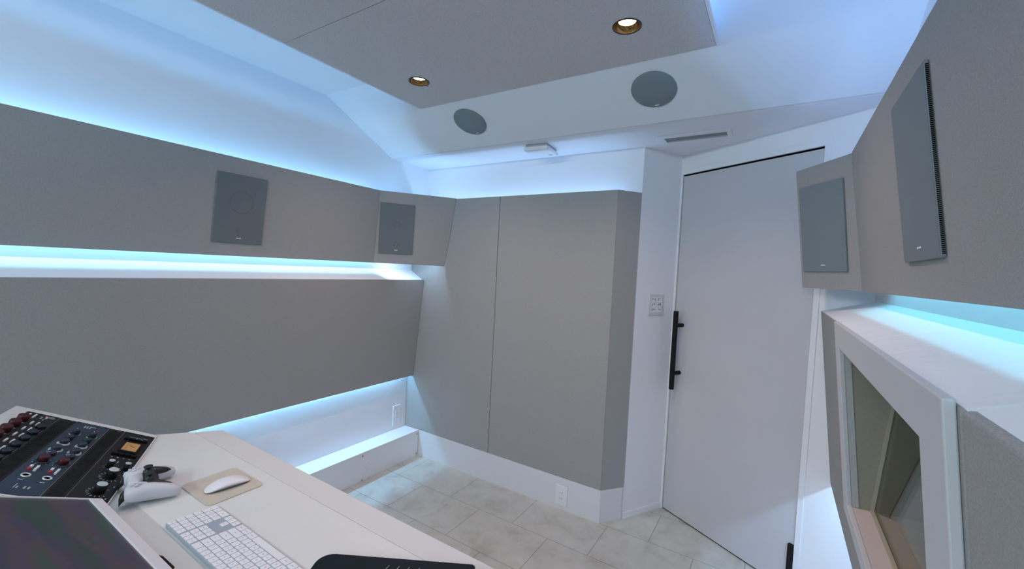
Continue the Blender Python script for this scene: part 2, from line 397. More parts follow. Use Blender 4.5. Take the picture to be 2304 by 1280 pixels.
mb = MB().holed([gp(oy0+.0005, oz0+.0005, -.009), gp(oy1-.0005, oz0+.0005, -.009), gp(oy1-.0005, oz1-.0005, -.009), gp(oy0+.0005, oz1-.0005, -.009)],
                [[gp(oy0+.0045, oz0+.0045, -.009), gp(oy1-.0045, oz0+.0045, -.009), gp(oy1-.0045, oz1-.0045, -.009), gp(oy0+.0045, oz1-.0045, -.009)]], (.0085, 0, 0))
wpart(mb.build('gasket', GASK))
# deep part beyond the glass
g0, g1 = XG0+.0085, XG1+.0085
mb = MB()
mb.prism([(g0, oy1, oz0), (g1, oy1, oz1), (XE, oy1+.07, oz1), (XE, oy1+.07, oz0)], (0, .02, 0))
mb.prism([(g0, oy0, oz0), (g1, oy0, oz1), (XE, oy0-.07, oz1), (XE, oy0-.07, oz0)], (0, -.02, 0))
mb.prism([(g1, oy0, oz1), (g1, oy1, oz1), (XE, oy1+.09, oz1), (XE, oy0-.09, oz1)], (0, 0, .02))
mb.prism([(XE, oy0-.09, oz0-.02), (XE, oy1+.09, oz0-.02), (XE, oy1+.09, oz1+.02), (XE, oy0-.09, oz1+.02)], (.02, 0, 0))
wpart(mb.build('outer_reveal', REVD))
wpart(MB().prism([(g0, oy0, oz0), (g0, oy1, oz0), (XE, oy1+.09, oz0), (XE, oy0-.09, oz0)], (0, 0, -.02)).build('outer_sill', mat('grey_outer_sill', (.5, .5, .45), rough=.6)))

# ledges over the lower panels
struct(MB().prism([(-2.262, YR, 1.329), (XL, YR, 1.400), (XL, YR, 1.30), (-2.275, YR, 1.30)], (0, YP-YR-.002, 0)).build('trim_6', WALL))
LEDGE = mat('textured_white_ledge', (.78, .79, .80), rough=.8, spec=.2, bump=(5, .6, .02))
y2 = 2.246
struct(MB().prism([(.172, YR, 1.3300), (XR, YR, 1.390), (XR, YR, 1.29), (.200, YR, 1.29)], (0, .610-YR, 0)).build('trim_7', LEDGE))
mb = MB()
a = [(.168, .6115, 1.3302), (XR, .6115, 1.390), (XR, .6115, 1.36), (.200, .6115, 1.30)]
b = [(.168, 2.338, 1.3302), (XR, 2.243, 1.390), (XR, 2.243, 1.36), (.200, 2.32, 1.30)]
mb.loft([a, b], smooth=False); struct(mb.build('trim_8', LEDGE))

# tall back panels
G = .0015
def bpanel(x0, x1, lab):
    p = MB().box(x0, YP, .196, x1, YP+.025, 1.922).build('acoustic_panel', FAB, bevel=.002); tag(p, lab, 'acoustic panel')
bpanel(XL+.004, -1.595-G, 'tall grey fabric panel in the back left corner beside the white cable duct')
bpanel(-1.595+G, -.795-.0005, 'wide tall grey fabric panel in the middle of the back wall')
c0 = Vector((-.795, YP, 0)); c1 = Vector((-.6995, 2.464, 0)); cn = (c1-c0).normalized(); co = Vector((-cn.y, cn.x, 0))
p = MB().prism([c0+Vector((0, 0, .196)), c1+Vector((0, 0, .196)), c1+co*.02+Vector((0, 0, .196)), c0+Vector((.0005, .025, .196))], (0, 0, 1.726)).build('acoustic_panel', FAB, bevel=.002)
tag(p, 'narrow angled grey fabric panel against the white column', 'acoustic panel')
# plinth beneath
struct(MB().prism([(XL+.001, YP+.001, 0), (-.7955, YP+.001, 0), (-.7035, 2.460, 0), (-.715, 2.472, 0), (XL+.001, 2.472, 0)], (0, 0, .195)).build('baseboard_back', PLINTH, bevel=.001))

# cable duct on the left
tr = MB().box(XL+.0015, YR+.02, .0005, -2.238, YP-.003, .194).build('cable_duct', PAINT, bevel=.0015)
tag(tr, 'long low white cable duct along the foot of the left wall', 'cable duct')
o = MB().cyl((-2.2385, 1.87, .103), (-2.2315, 1.87, .103), .021, 32).build('cap', WPL, tr, bevel=.0015)
o = MB().cyl((-2.2385, 1.829, .171), (-2.2355, 1.829, .171), .007, 20).build('screw', ALU, tr)
for y, z in ((2.322, .168), (2.322, .020), (1.829, .010)):
    MB().cyl((-2.2385, y, z), (-2.2350, y, z), .0055, 16).build('screw', ALU, tr)

# ================================================================== CEILING PANELS, LIGHTS
def circ(x, y, z, r, n=48): return [(x+r*cos(2*pi*i/n), y+r*sin(2*pi*i/n), z) for i in range(n)]
ZCL = 2.337; CT = .012
cx0, cx1 = -1.802, -.260
segs = [(.997, 1.790, DL[:2]), (.199, .9945, DL[2:4]), (-.60, .1965, []), (-1.40, -.6025, DL[4:]), (-2.2, -1.4025, [])]
labs = ['grey fabric ceiling panel with two lit downlights, farthest from the camera', 'grey fabric ceiling panel at the top edge, second along from the far end',
        'grey fabric ceiling panel overhead, third along from the far end', 'grey fabric ceiling panel overhead, fourth along from the far end', 'grey fabric ceiling panel overhead at the rear end']
for (a, b, ls), lb in zip(segs, labs):
    o = MB().holed([(cx0, a, ZCL), (cx1, a, ZCL), (cx1, b, ZCL), (cx0, b, ZCL)], [circ(x, y, ZCL, .046) for x, y in ls], (0, 0, CT)).build('ceiling_panel', CLOUD)
    tag(o, lb, 'ceiling panel', 'grey fabric ceiling panels')
    # hangers up to the ceiling
    for hx in (cx0+.2, cx1-.2):
        MB().cyl((hx, (a+b)/2, ZCL+CT-.0005), (hx, (a+b)/2, ZC), .006, 12).build('hanger', ALU, o)
for x, sg in ((cx1+.001, 1), (cx0-.001, -1)):
    o = MB().box(min(x, x+sg*.012), -2.2, ZCL+.001, max(x, x+sg*.012), 1.786, ZCL+.011).build('edge_trim', PAINT)
    tag(o, 'slim white edge trim along the %s side of the ceiling panels' % ('right' if sg > 0 else 'left'), 'trim strip')
dlab = ['lit recessed downlight on the left of the ceiling panel, smaller in view', 'lit recessed downlight on the right of the ceiling panel, larger in view']
for i, (x, y) in enumerate(DL):
    d = empty('downlight', (x, y, ZCL))
    tag(d, dlab[i] if i < 2 else 'lit recessed downlight overhead behind the photo edge, %s' % ['left near', 'right near', 'left rear', 'right rear'][i-2], 'downlight', 'recessed downlights')
    MB().lathe([(.045, .0045), (.045, -.001), (.0475, -.003), (.051, -.0025), (.0515, -.0002), (.0455, -.0002)], 48, cap=False).build('trim_ring', BRONZE, d)
    MB().lathe([(.0452, -.001), (.0435, .005), (.0385, .012), (.0325, .0185), (.0312, .0190)], 48, cap=False).build('reflector', GOLD, d)
    MB().lathe([(.0313, .0190), (.0313, .021)], 32).build('lens', LENS, d)

# ceiling speakers on the slope
sd = Vector((0, YB-YT, ZS-ZC)).normalized()         # down the slope
sn = sd.cross(Vector((1, 0, 0)))                    # candidate normal
if sn.z > 0: sn = -sn
for (x, y), lb in (((-1.548, 1.928), 'round grey ceiling speaker on the sloped bulkhead, left one'), ((-.523, 1.930), 'round grey ceiling speaker on the sloped bulkhead, right one')):
    z = ZC + (ZS-ZC)*(y-YT)/(YB-YT)
    o = empty('ceiling_speaker', m=frame((x, y, z), (1, 0, 0), -sd, sn) if Vector((1, 0, 0)).cross(-sd).dot(sn) > 0 else frame((x, y, z), (-1, 0, 0), -sd, sn))
    tag(o, lb, 'ceiling speaker', 'round ceiling speakers')
    MB().lathe([(.098, .0003), (.098, .0035), (.0955, .0055), (.05, .0062), (.001, .0064)], 64).build('grille', GRILLE, o)
    MB().box(-.009, -.086, .0050, .009, -.082, .0072).build('badge', BADGE, o)

# wall speakers
def wall_speaker(A, B, out, dx, zt, zb, s0, s1, z0, z1, label, mats=GRILLE, circles=(), side=False, badge_s=.5):
    A = Vector((*A, zt)); B = Vector((*B, zt)); t = (B-A).normalized(); ov = Vector(out); ov = (ov-t*ov.dot(t)).normalized()
    up = (-ov*dx + Vector((0, 0, zt-zb))).normalized()      # up the face
    nrm = -(ov*(zt-zb) + Vector((0, 0, dx))).normalized()   # into the room
    f0 = (zt-z0)/(zt-zb)
    O = A + ov*dx*f0 + Vector((0, 0, z0-zt)) + t*s0
    W = s1-s0; H = (z1-z0)/up.z
    xx = t
    if xx.cross(up).dot(nrm) < 0:
        O = O + t*W; xx = -t
    e = empty('wall_speaker', m=frame(O, xx, up, nrm)); tag(e, label, 'wall speaker', 'rectangular wall speakers')
    th = .007
    MB().prism([(x, y, .0005) for x, y in rrect(0, 0, W, H, .004, 3)], (0, 0, th)).build('grille', mats, e, bevel=.0012)
    MB().box(W*.5-.011, .024, th, W*.5+.011, .0275, th+.002).build('badge', BADGE, e)
    for cy, r0, r1 in circles:
        MB().lathe([(r0, th+.0004), (r0, th+.0010), (r1, th+.0010), (r1, th+.0004)], 40, c=(W*.5, cy, 0), cap=False).build('driver_ring', CIRC, e)
    if side:
        # perforated return edge of the grille along its near side
        n = 100; mb = MB()
        for k in range(n):
            y = .006+k*(H-.012)/n; mb.box(W-.0001, y, .0015, W+.0012, y+.0019, th-.001)
            mb.box(W-.0045, y, th, W-.0030, y+.0017, th+.0005)
        mb.build('perforated_edge', DARK, e)
    return e
CIRC = mat('driver_ring_grey', (.125, .14, .15), rough=.7)  # darker grey for the driver rings on the grilles
wall_speaker((-2.279, 0), (-2.279, 1.925), (-1, 0, 0), .065, ZUT, ZUB, .964, 1.197, 1.508, 1.845, 'dark grey wall speaker alone on the long upper left panel', GRILLED, circles=((.205, .052, .055), (.062, .012, .014)))
wall_speaker(LS_A, LS_B, (-1, 1, 0), .065, ZUT, ZUB, .004, .232, 1.510, 1.848, 'dark grey wall speaker on the short left corner panel', GRILLED, circles=((.20, .018, .022), (.066, .012, .017)))
wall_speaker((.189, 0), (.189, 1.941), (1, 0, 0), .065, ZUT, 1.431, 1.026, 1.284, 1.508, 1.856, 'tall foreshortened grey wall speaker on the large right panel', GRILLE, side=True)
wall_speaker(RS_A, RS_B, (1, 1, 0), .065, ZUT, 1.431, .036, .270, 1.501, 1.847, 'grey wall speaker on the short corner panel in front of the door', GRILLE)

# alarm box on the soffit
al = empty('smoke_detector', m=frame((-1.262, 2.265, ZS), (cos(.08), sin(.08), 0), (-sin(.08), cos(.08), 0), (0, 0, 1)))
tag(al, 'square white detector mounted flat on the low soffit', 'smoke detector')
MB().box(-.068, -.075, -.014, .068, .075, 0).build('base', ALU, al, bevel=.002)
MB().box(-.076, -.085, -.036, .076, .085, -.014).build('cover', WPL, al, bevel=.004)
MB().box(.03, .035, -.0368, .055, .05, -.0355).build('sensor_window', ALU, al)
# air vent
v = empty('air_vent', (-.417, 2.388, ZS-.001)); tag(v, 'slim white linear air vent in the low soffit above the door', 'air vent')
cx, cy = -.417, 2.388
VD = mat('vent_inner', (.28, .28, .30), rough=.6)
mb = MB().holed([(-.596-cx, 2.312-cy, 0), (-.245-cx, 2.312-cy, 0), (-.245-cx, 2.446-cy, 0), (-.596-cx, 2.446-cy, 0)],
                [[(vx0-cx, vy0-cy, 0), (vx1-cx, vy0-cy, 0), (vx1-cx, vy1-cy, 0), (vx0-cx, vy1-cy, 0)]], (0, 0, -.006))
mb.build('vent_frame', PAINT, v, bevel=.0015)
mb = MB(); mb.box(vx0-cx, vy0-cy, .006, vx1-cx, vy1-cy, .034); mb.build('duct', VD, v)
for k in range(2):
    yy = vy0-cy+.022+k*.026; MB().prism([(vx0-cx, yy, .004), (vx0-cx, yy+.012, -.002), (vx0-cx, yy+.014, -.001), (vx0-cx, yy+.002, .005)], (vx1-vx0, 0, 0)).build('blade', VD, v)

# outlets and switch
OUT = mat('outlet_slot', (.05, .05, .055), rough=.8)
def outlet(m, w_, h_, label, grp):
    e = empty('wall_outlet', m=m); tag(e, label, 'wall outlet', grp)
    MB().prism([(x, y, 0) for x, y in rrect(-w_/2, -h_/2, w_/2, h_/2, .005, 4)], (0, 0, .006)).build('plate', WPL, e, bevel=.0015)
    MB().box(-.017, -.034, .006, .017, .034, .0075).build('socket_insert', WPL, e, bevel=.001)
    for sy in (-.017, .017):
        mb = MB()
        for sx in (-.0065, .0065): mb.box(sx-.0011, sy-.004, .0074, sx+.0011, sy+.004, .0079)
        mb.build('slots', OUT, e)
outlet(frame((XL+.0005, 2.2455, .300), (0, 1, 0), (0, 0, 1), (1, 0, 0)), .074, .15, 'white wall outlet above the cable duct in the left corner', 'white wall outlets')
outlet(frame((-1.038, YP+.0005, .088), (1, 0, 0), (0, 0, 1), (0, -1, 0)), .078, .118, 'white wall outlet low on the plinth under the back panel', 'white wall outlets')
sc_ = COLA + cdir*.122
sw = empty('light_switch', m=frame((COLA+cdir*((Vector((-.613, 2.611, 0))-COLA).dot(cdir)))+D*.0005+Vector((0, 0, 1.276)), cdir, (0, 0, 1), D))
tag(sw, 'white double switch plate on the column beside the door handle', 'light switch')
MB().prism([(x, y, 0) for x, y in rrect(-.058, -.062, .058, .062, .003, 3)], (0, 0, .009)).build('plate', mat('switch_plate', (.62, .62, .64), rough=.5), sw, bevel=.0015)
for i in range(2):
    for k in range(3):
        o = MB().box(-.043+i*.046, -.045+k*.031, .0088, -.003+i*.046, -.017+k*.031, .0105).build('rocker', WPL, sw, bevel=.001)
        mb = MB(); y0 = -.040+k*.031
        for q in range(3):
            if random.random() < .8:
                x0 = -.038+i*.046+q*.010; mb.box(x0, y0+random.uniform(.002, .014), .0104, x0+.007, y0+random.uniform(.015, .018), .0109)
        mb.build('handwritten_mark', LEG, o)

# LED channels
CH = mat('led_channel', (.75, .75, .78), rough=.4, metal=.3)
def channel(x0, x1, y0, y1, z, h_, lab):
    o = MB().box(x0, y0, z, x1, y1, z+h_).build('light_strip', CH); tag(o, lab, 'light strip', 'hidden blue light strips')
channel(-2.346, -2.330, YR+.1, 1.93, 1.858, .008, 'slim light strip glowing blue behind the top of the left upper panel')
channel(-2.376, -2.361, YR+.1, 1.95, 1.490, .006, 'slim light strip glowing blue in the gap under the left upper panel')
channel(-2.378, -2.364, YR+.1, 2.28, .657, .006, 'slim light strip glowing blue under the left lower panel')
channel(-2.33, -.80, 2.402, 2.418, 1.840, .008, 'slim light strip glowing behind the top of the tall back panels')
channel(.272, .288, YR+.1, 1.93, 1.858, .008, 'slim light strip glowing blue behind the top of the right upper panel')
channel(.293, .307, YR+.1, 1.95, 1.502, .006, 'slim light strip glowing cyan under the right upper panel')
channel(.309, .321, YR+.1, 2.2, .652, .006, 'slim light strip glowing under the right lower panel')
channel(XL+.15, XR-.15, YR+.001, YR+.055, 2.275, .05, 'housing of the added fill light across the top of the rear wall')  # housing for the added rear fill lamp
channel(-1.716, -1.706, YR+.2, 1.68, 2.350, .024, 'slim light strip on top of the ceiling panels, left side')
channel(-.352, -.342, YR+.2, 1.68, 2.350, .024, 'slim light strip on top of the ceiling panels, right side')

# ================================================================== DESK
ZD = .775
desk = empty('studio_desk', (-1.03, .3, 0)); tag(desk, 'white studio desk with angled corner and joined edge strip', 'desk')
def dpart(o, loc=(-1.03, .3, 0)):
    o.matrix_parent_inverse = Matrix.Translation((-loc[0], -loc[1], -loc[2])); return o
YS_ = .711
top = [(-1.826, YS_-.0005), (-.238, YS_-.0005), (-.20, .66), (.02, .25), (.02, -.22), (-2.15, -.22), (-2.15, .18), (-1.905, .612)]
o = MB().prism([(x, y, ZD-.03) for x, y in top], (0, 0, .03)).build('desktop', DESK, desk, bevel=.002); dpart(o)
edge = [(-1.825, YS_), (-.239, YS_), (-.29, .785), (-1.772, .785)]
o = MB().prism([(x, y, ZD-.0305) for x, y in edge], (0, 0, .030)).build('edge_strip', DESK2, desk, bevel=.003); dpart(o)
for x in (-1.95, -.16):
    o = MB().box(x-.02, -.15, 0, x+.02, .45, ZD-.031).build('leg_panel', DESK, desk, bevel=.003); dpart(o)
o = MB().box(-1.93, -.12, .45, -.18, -.10, ZD-.031).build('modesty_panel', DESK, desk); dpart(o)

# display
th = radians(25.7)
dsp = empty('tilted_display', m=frame((-1.4265, .3500, .7966), (1, 0, 0), (0, -cos(th), sin(th)), (0, sin(th), cos(th))))
tag(dsp, 'large dark display with slim white frame lying tilted on the desk', 'display')
DWd, DHd = .83, .50
SCR = mat('display_glass', (.035, .04, .042), rough=.28, spec=.4)
nt = SCR.node_tree; n = nt.nodes; L = nt.links; b = n['Principled BSDF']; tc = [q for q in n if q.type == 'TEX_COORD'][0]
mp = n.new('ShaderNodeMapping'); mp.inputs['Rotation'].default_value = (0, 0, radians(-28)); mp.inputs['Scale'].default_value = (1.6, 8, 1)
nz = n.new('ShaderNodeTexNoise'); nz.inputs['Scale'].default_value = 1.6; nz.inputs['Detail'].default_value = 3
cr = n.new('ShaderNodeValToRGB'); e = cr.color_ramp.elements
e[0].position = .40; e[0].color = (.022, .055, .038, 1); e[1].position = .62; e[1].color = (.034, .060, .042, 1)
k = e.new(.46); k.color = (.050, .036, .080, 1); k = e.new(.56); k.color = (.078, .052, .055, 1)
L.new(tc.outputs['Object'], mp.inputs['Vector']); L.new(mp.outputs['Vector'], nz.inputs['Vector']); L.new(nz.outputs['Fac'], cr.inputs['Fac'])
L.new(cr.outputs['Color'], b.inputs['Base Color'])  # reflection streaks painted into the screen's base colour
fr = MB().holed([(0, 0, .001), (DWd, 0, .001), (DWd, DHd, .001), (0, DHd, .001)], [[(.005, .0275, .001), (DWd-.005, .0275, .001), (DWd-.005, DHd-.01, .001), (.005, DHd-.01, .001)]], (0, 0, .015)).build('bezel', WPL, dsp, bevel=.0012)
MB().box(.0045, .0270, .002, DWd-.0045, DHd-.0095, .0130).build('screen', SCR, dsp)
MB().box(.25, .35, -.012, .70, .50, .0005).build('mount_plate', ALU, dsp)
for x in (.27, .60):
    p0 = dsp.matrix_world @ Vector((x, .44, -.012)); inv = dsp.matrix_world.inverted()
    MB().cyl(Vector((x, .44, -.012)), inv @ Vector((p0.x, p0.y, ZD+.0005)), .012, 16).build('stand', ALU, dsp)
tab = MB().prism([(x, y, ZD) for x, y in ((-1.1290, .3700), (-1.110, .3790), (-1.052, .3800), (-1.045, .3700))], (0, 0, .004)).build('cable_clip', BLACK, bevel=.001)
tag(tab, 'small black clip on the desk at the display frame', 'clip')

# rack enclosure
E = Vector((-1.449, .3705, .7785)); TRc = Vector((-1.850, .600, .7785)); u = (TRc-E).normalized()
vv = Vector((-.160, -.278, .133)); vv = (vv-u*vv.dot(u)).normalized(); nn = u.cross(vv)
RM = frame(E, u, vv, nn); RI = RM.inverted()
SX = (TRc-E).length/.482
rack = empty('rack_enclosure', m=RM); tag(rack, 'white sloping rack frame on the desk holding audio units', 'rack frame')
W = .466; Ht = .356; bd = .026
# wedge body: rim polygons down to the desk
def lp(s, t, z=0): return RM @ Vector((s, t, z))
def downto(s, t): p_ = lp(s, t); return RI @ Vector((p_.x, p_.y, ZD+.0005))
rim_o = [(-.024, -.003), (W+.022, -.003), (W+.022, Ht+.030), (-.024, Ht+.030)]
rim_i = [(-.018, 0), (W, 0), (W, Ht-.008), (-.018, Ht-.008)]
mb = MB(); bmv = mb.bm
def ring(pts, f): return [bmv.verts.new(f(s, t)) for s, t in pts]
to = ring(rim_o, lambda s, t: Vector((s, t, .003))); ti = ring(rim_i, lambda s, t: Vector((s, t, .003)))
bo = ring(rim_o, downto); bi = ring(rim_i, lambda s, t: Vector((s, t, -.0002)))
for i in range(4):
    j_ = (i+1) % 4
    bmv.faces.new((to[i], to[j_], ti[j_], ti[i])); bmv.faces.new((bo[i], bo[j_], to[j_], to[i])); bmv.faces.new((ti[i], ti[j_], bi[j_], bi[i]))
bmv.faces.new(bi); bmv.faces.new(bo[::-1])
mb.build('frame', DESK, rack, bevel=.001)

R_BLK = mat('rack_black', (.010, .010, .011), rough=.5, spec=.3)
R_CHAR = mat('rack_charcoal', (.022, .023, .026), rough=.5, spec=.3)
R_BLUE = mat('rack_blue', (.030, .052, .080), rough=.45, spec=.3)
R_VENT = mat('rack_vent', (.016, .017, .019), rough=.6, spec=.25)
K_RED = mat('knob_dark_red', (.055, .004, .007), rough=.5)
K_BLUE = mat('knob_slate_blue', (.022, .036, .055), rough=.45)
K_NAVY = mat('knob_navy', (.010, .020, .032), rough=.45)
K_CAP = mat('brushed_silver', (.72, .78, .78), rough=.3, metal=.5)
K_SKIRT = mat('pale_skirt', (.45, .48, .52), rough=.4)
SW_W = mat('white_button', (.72, .73, .76), rough=.35)
SW_R = mat('red_button', (.55, .02, .04), rough=.4)
MARK = mat('panel_legend', (.34, .40, .44), rough=.6)
AMBER = mat('amber_meter', (.48, .28, .10), rough=.4, emit=((1, .55, .15), .04))
PLATE = {}
def finish(e):
    mb, m = PLATE[e.name]; mb.build('faceplate', [m, MARK], e)
def unit(name, t0, t1, m, label, cat, grp=None):
    """faceplate of a rack unit, origin at its lower left corner"""
    e = empty(name, m=RM @ Matrix.Translation((.001, t0+.0006, .0005))); tag(e, label, cat, grp)
    mb = MB(); mb.box(-.018, 0, 0, W-.002, t1-t0-.0012, .0022); mb.mi = 1; PLATE[e.name] = (mb, m)
    for x in (-.011, W-.008):
        for y in (.008, t1-t0-.008): MB().cyl((x, y, .002), (x, y, .0034), .003, 10).build('screw', R_BLK, e)
    return e
FZ = .0022
def knob(e, s, t, r, hgt, m, cap=None, skirt=None, name='knob', ptr=None):
    o = MB().lathe([(r*1.02, FZ-.0002), (r, FZ+hgt*.85), (r*.93, FZ+hgt)], 24, c=(s, t, 0)).build(name, m, e)
    if cap: MB().lathe([(r*.9, FZ+hgt-.0002), (r*.86, FZ+hgt+.0015)], 24, c=(s, t, 0)).build('cap', cap, o)
    if skirt: MB().lathe([(r*1.45, FZ-.0003), (r*1.4, FZ+.0022), (r*1.0, FZ+.0032)], 28, c=(s, t, 0)).build('skirt', skirt, o)
    if ptr is not None:
        a = ptr; x = Vector((cos(a), sin(a), 0)); y = Vector((-sin(a), cos(a), 0))
        MB().obox(Vector((s, t, FZ+hgt))+x*r*.2-y*.0006, x*r*.8, y*.0014, (0, 0, .0008)).build('pointer', SW_W, o)
    return o
def ticks(e, s, t, r0, r1, n=11, a0=-pi*.25, a1=pi*1.25):
    mb = PLATE[e.name][0]
    for k in range(n):
        a = a0+(a1-a0)*k/(n-1); x = Vector((cos(a), sin(a), 0)); y = Vector((-sin(a), cos(a), 0))
        mb.obox(Vector((s, t, FZ))+x*r0-y*.0008, x*(r1-r0), y*.0016, (0, 0, .0003))
def bars(e, items, name='legend', m=None):
    mb = PLATE[e.name][0]
    for x, y, w_, h_ in items: mb.box(x, y, FZ-.0001, x+w_, y+h_, FZ+.0003)
# black compressor
e = unit('rack_compressor', 0, .088, R_BLK, 'black rack compressor with amber needle meter and silver topped knobs', 'audio unit', 'rack audio units')
for s in (.052, .140):
    ticks(e, s, .034, .021, .027, 13); knob(e, s, .034, .0135, .022, R_BLK, cap=K_CAP)
for t in (.054, .014):
    ticks(e, .196, t, .012, .0155, 7); knob(e, .196, t, .0085, .020, R_BLK, cap=K_CAP)
mt = MB().box(.303, .016, FZ-.0002, .376, .067, FZ+.006).build('meter', BLACK, e, bevel=.001)
MB().box(.310, .021, FZ+.0058, .369, .060, FZ+.0066).build('meter_face', AMBER, mt)
MB().obox((.338, .030, FZ+.0066), (.010, .016, 0), (-.0012, .0008, 0), (0, 0, .0004)).build('needle', BLACK, mt)
mb = MB()
for k in range(7): mb.box(.318+k*.007, .050, FZ+.0066, .319+k*.007, .053, FZ+.0069)
mb.build('scale', BLACK, mt)
for s in (.276, .398):
    bb = MB().box(s, .010, FZ-.0001, s+.014, .074, FZ+.003).build('button_bank', DARK, e)
    for k in range(4): MB().box(s+.002, .013+k*.0155, FZ+.0025, s+.012, .025+k*.0155, FZ+.007).build('button', BLACK, bb)
bars(e, [(.262, .020+k*.015, .004, .004) for k in range(4)]+[(.228, .050, .012, .003), (.228, .042, .012, .003), (.215, .012, .006, .003), (.418, .018, .005, .030), (.426, .030, .003, .034), (.432, .014, .003, .014), (.02, .008, .006, .003), (.085, .008, .007, .003), (.165, .046, .004, .003)], 'legend')
finish(e)
# vent panels
for i, (t0, t1, lb) in enumerate(((.088, .1325, 'black slotted vent panel between the black and the blue rack units'), (.222, .2665, 'black slotted vent panel between the blue and the charcoal rack units'))):
    e = empty('vent_panel', m=RM @ Matrix.Translation((.001, t0+.0006, .0005))); tag(e, lb, 'vent panel', 'rack vent panels')
    MB().box(-.018, 0, 0, W-.002, t1-t0-.0012, .0012).build('faceplate', R_VENT, e)
    mb = MB(); nn_ = 70
    for k in range(nn_): x = .00+k*(W-.02)/nn_; mb.box(x, .006, .0011, x+.0032, t1-t0-.008, .0024)
    mb.build('slats', R_VENT, e)
# blue preamp with two rows of knobs
e = unit('rack_preamp', .1325, .222, R_BLUE, 'slate blue rack preamp with two rows of knobs and red tipped switches', 'audio unit', 'rack audio units')
for t, dt in ((.019, 0), (.062, 1)):
    knob(e, .372, t, .009, .014, K_BLUE, ptr=.3); bars(e, [(.360, t-.013, .02, .0015)])
    knob(e, .345, t, .008, .005, K_NAVY)
    knob(e, .322, t, .010, .014, K_BLUE, ptr=.8)
    knob(e, .288, t, .0105, .014, K_BLUE, skirt=K_SKIRT)
    knob(e, .240, t, .0115, .014, K_BLUE, skirt=K_SKIRT)
    knob(e, .207, t, .0115, .010, K_BLUE, ptr=2.2)
    knob(e, .163, t, .0115, .017, K_RED, skirt=K_NAVY)
    ticks(e, .163, t, .018, .021, 9)
    for q, (x, y, m_) in enumerate(((.118, .007, SW_W), (.104, .007, SW_R), (.118, -.006, SW_W), (.104, -.006, SW_W))):
        MB().box(x, t+y-.003, FZ-.0002, x+.010, t+y+.003, FZ+.006).build('switch', m_, e, bevel=.0008)
    MB().lathe([(.010, FZ-.0002), (.010, FZ+.002), (.0065, FZ+.002), (.0065, FZ+.0005)], 24, c=(.080, t, 0), cap=False).build('jack', K_CAP, e)
    MB().lathe([(.0063, FZ-.0002), (.0063, FZ+.0006)], 20, c=(.080, t, 0)).build('jack_hole', DARK, e)
    bars(e, [(.055, t-.004, .003, .010), (.385, t-.008, .002, .016)])
MB().lathe([(.003, FZ), (.002, FZ+.002)], 12, c=(.418, .020, 0)).build('lamp', SW_R, e)
bars(e, [(.425, .042+k*.007, .018, .004) for k in range(3)]+[(.438, .030, .004, .010)], 'maker_mark')
bars(e, [(.016, .030, .012, .004), (.016, .038, .012, .004), (.014, .052, .010, .003), (.014, .058, .022, .002)], 'legend')
finish(e)
# charcoal unit with red knobs and white buttons
e = unit('rack_equaliser', .2665, .3475, R_CHAR, 'charcoal rack equaliser with dark red knobs and pairs of white buttons', 'audio unit', 'rack audio units')
for k in range(8):
    s = .392-k*.046
    knob(e, s, .066, .0135, .017, K_RED); bars(e, [(s-.020, .054, .003, .012)])
    for q in (0, 1):
        MB().box(s-.022, .036-q*.014, FZ-.0002, s-.002, .041-q*.014, FZ+.005).build('button', SW_W, e, bevel=.001)
    knob(e, s-.030, .010, .0115, .010, K_NAVY); bars(e, [(s-.012, .004, .003, .012)])
for q in (0, 1): MB().box(.418, .064-q*.014, FZ-.0002, .444, .069-q*.014, FZ+.005).build('button', SW_W, e, bevel=.001)
bars(e, [(.425, .034, .018, .004), (.418, .026, .010, .003), (.440, .008, .003, .016), (.446, .006, .003, .020), (.452, .010, .002, .014)], 'maker_mark')
MB().box(.432, .022, FZ, .440, .027, FZ+.004).build('button', SW_W, e)
MB().lathe([(.0022, FZ), (.0018, FZ+.002)], 12, c=(.450, .030, 0)).build('lamp', SW_R, e)

finish(e)
# keyboard
kb = empty('keyboard', m=Matrix.Translation((-1.0235, .4785, ZD)) @ Matrix.Rotation(pi-.010, 4, 'Z'))
tag(kb, 'full size white keyboard with silver deck on the desk', 'keyboard')
KW, KH = .4187, .1149; zf, zr = .0035, .0095
def kz(y): return zf+(zr-zf)*(y+KH/2)/KH
pts = rrect(-KW/2, -KH/2, KW/2, KH/2, .008, 5)
mb = MB(); mb.loft([[(x, y, .0008) for x, y in pts], [(x, y, kz(y)) for x, y in pts]], smooth=False); mb.build('deck', KEYG, kb, bevel=.0006)
U = .4155/22.5
rows = [[(1.5, 'esc')]+[(1, 'F%d' % i) for i in range(1, 13)]+[(1.5, '')],
        [(1, c) for c in '`1234567890-=']+[(2, 'delete')],
        [(1.5, 'tab')]+[(1, c) for c in 'QWERTYUIOP[]']+[(1.5, '\\')],
        [(1.75, 'caps')]+[(1, c) for c in "ASDFGHJKL;'"]+[(2.25, 'return')],
        [(2.25, 'shift')]+[(1, c) for c in 'ZXCVBNM,./']+[(2.75, 'shift')],
        [(1.5, 'control'), (1.25, 'option'), (1.5, 'command'), (6.5, ''), (1.5, 'command'), (1.25, 'option'), (1.5, 'control')]]
nav = [['F13', 'F14', 'F15'], ['fn', 'home', 'pg up'], ['del', 'end', 'pg dn'], [], [None, '^'], ['<', 'v', '>']]
pad = [['F16', 'F17', 'F18', 'F19'], ['clear', '=', '/', '*'], ['7', '8', '9', '-'], ['4', '5', '6', '+'], ['1', '2', '3', ('enter', 1, 2)], [('0', 2, 1), '.']]
keys = []; RH = (KH-.0036)/6
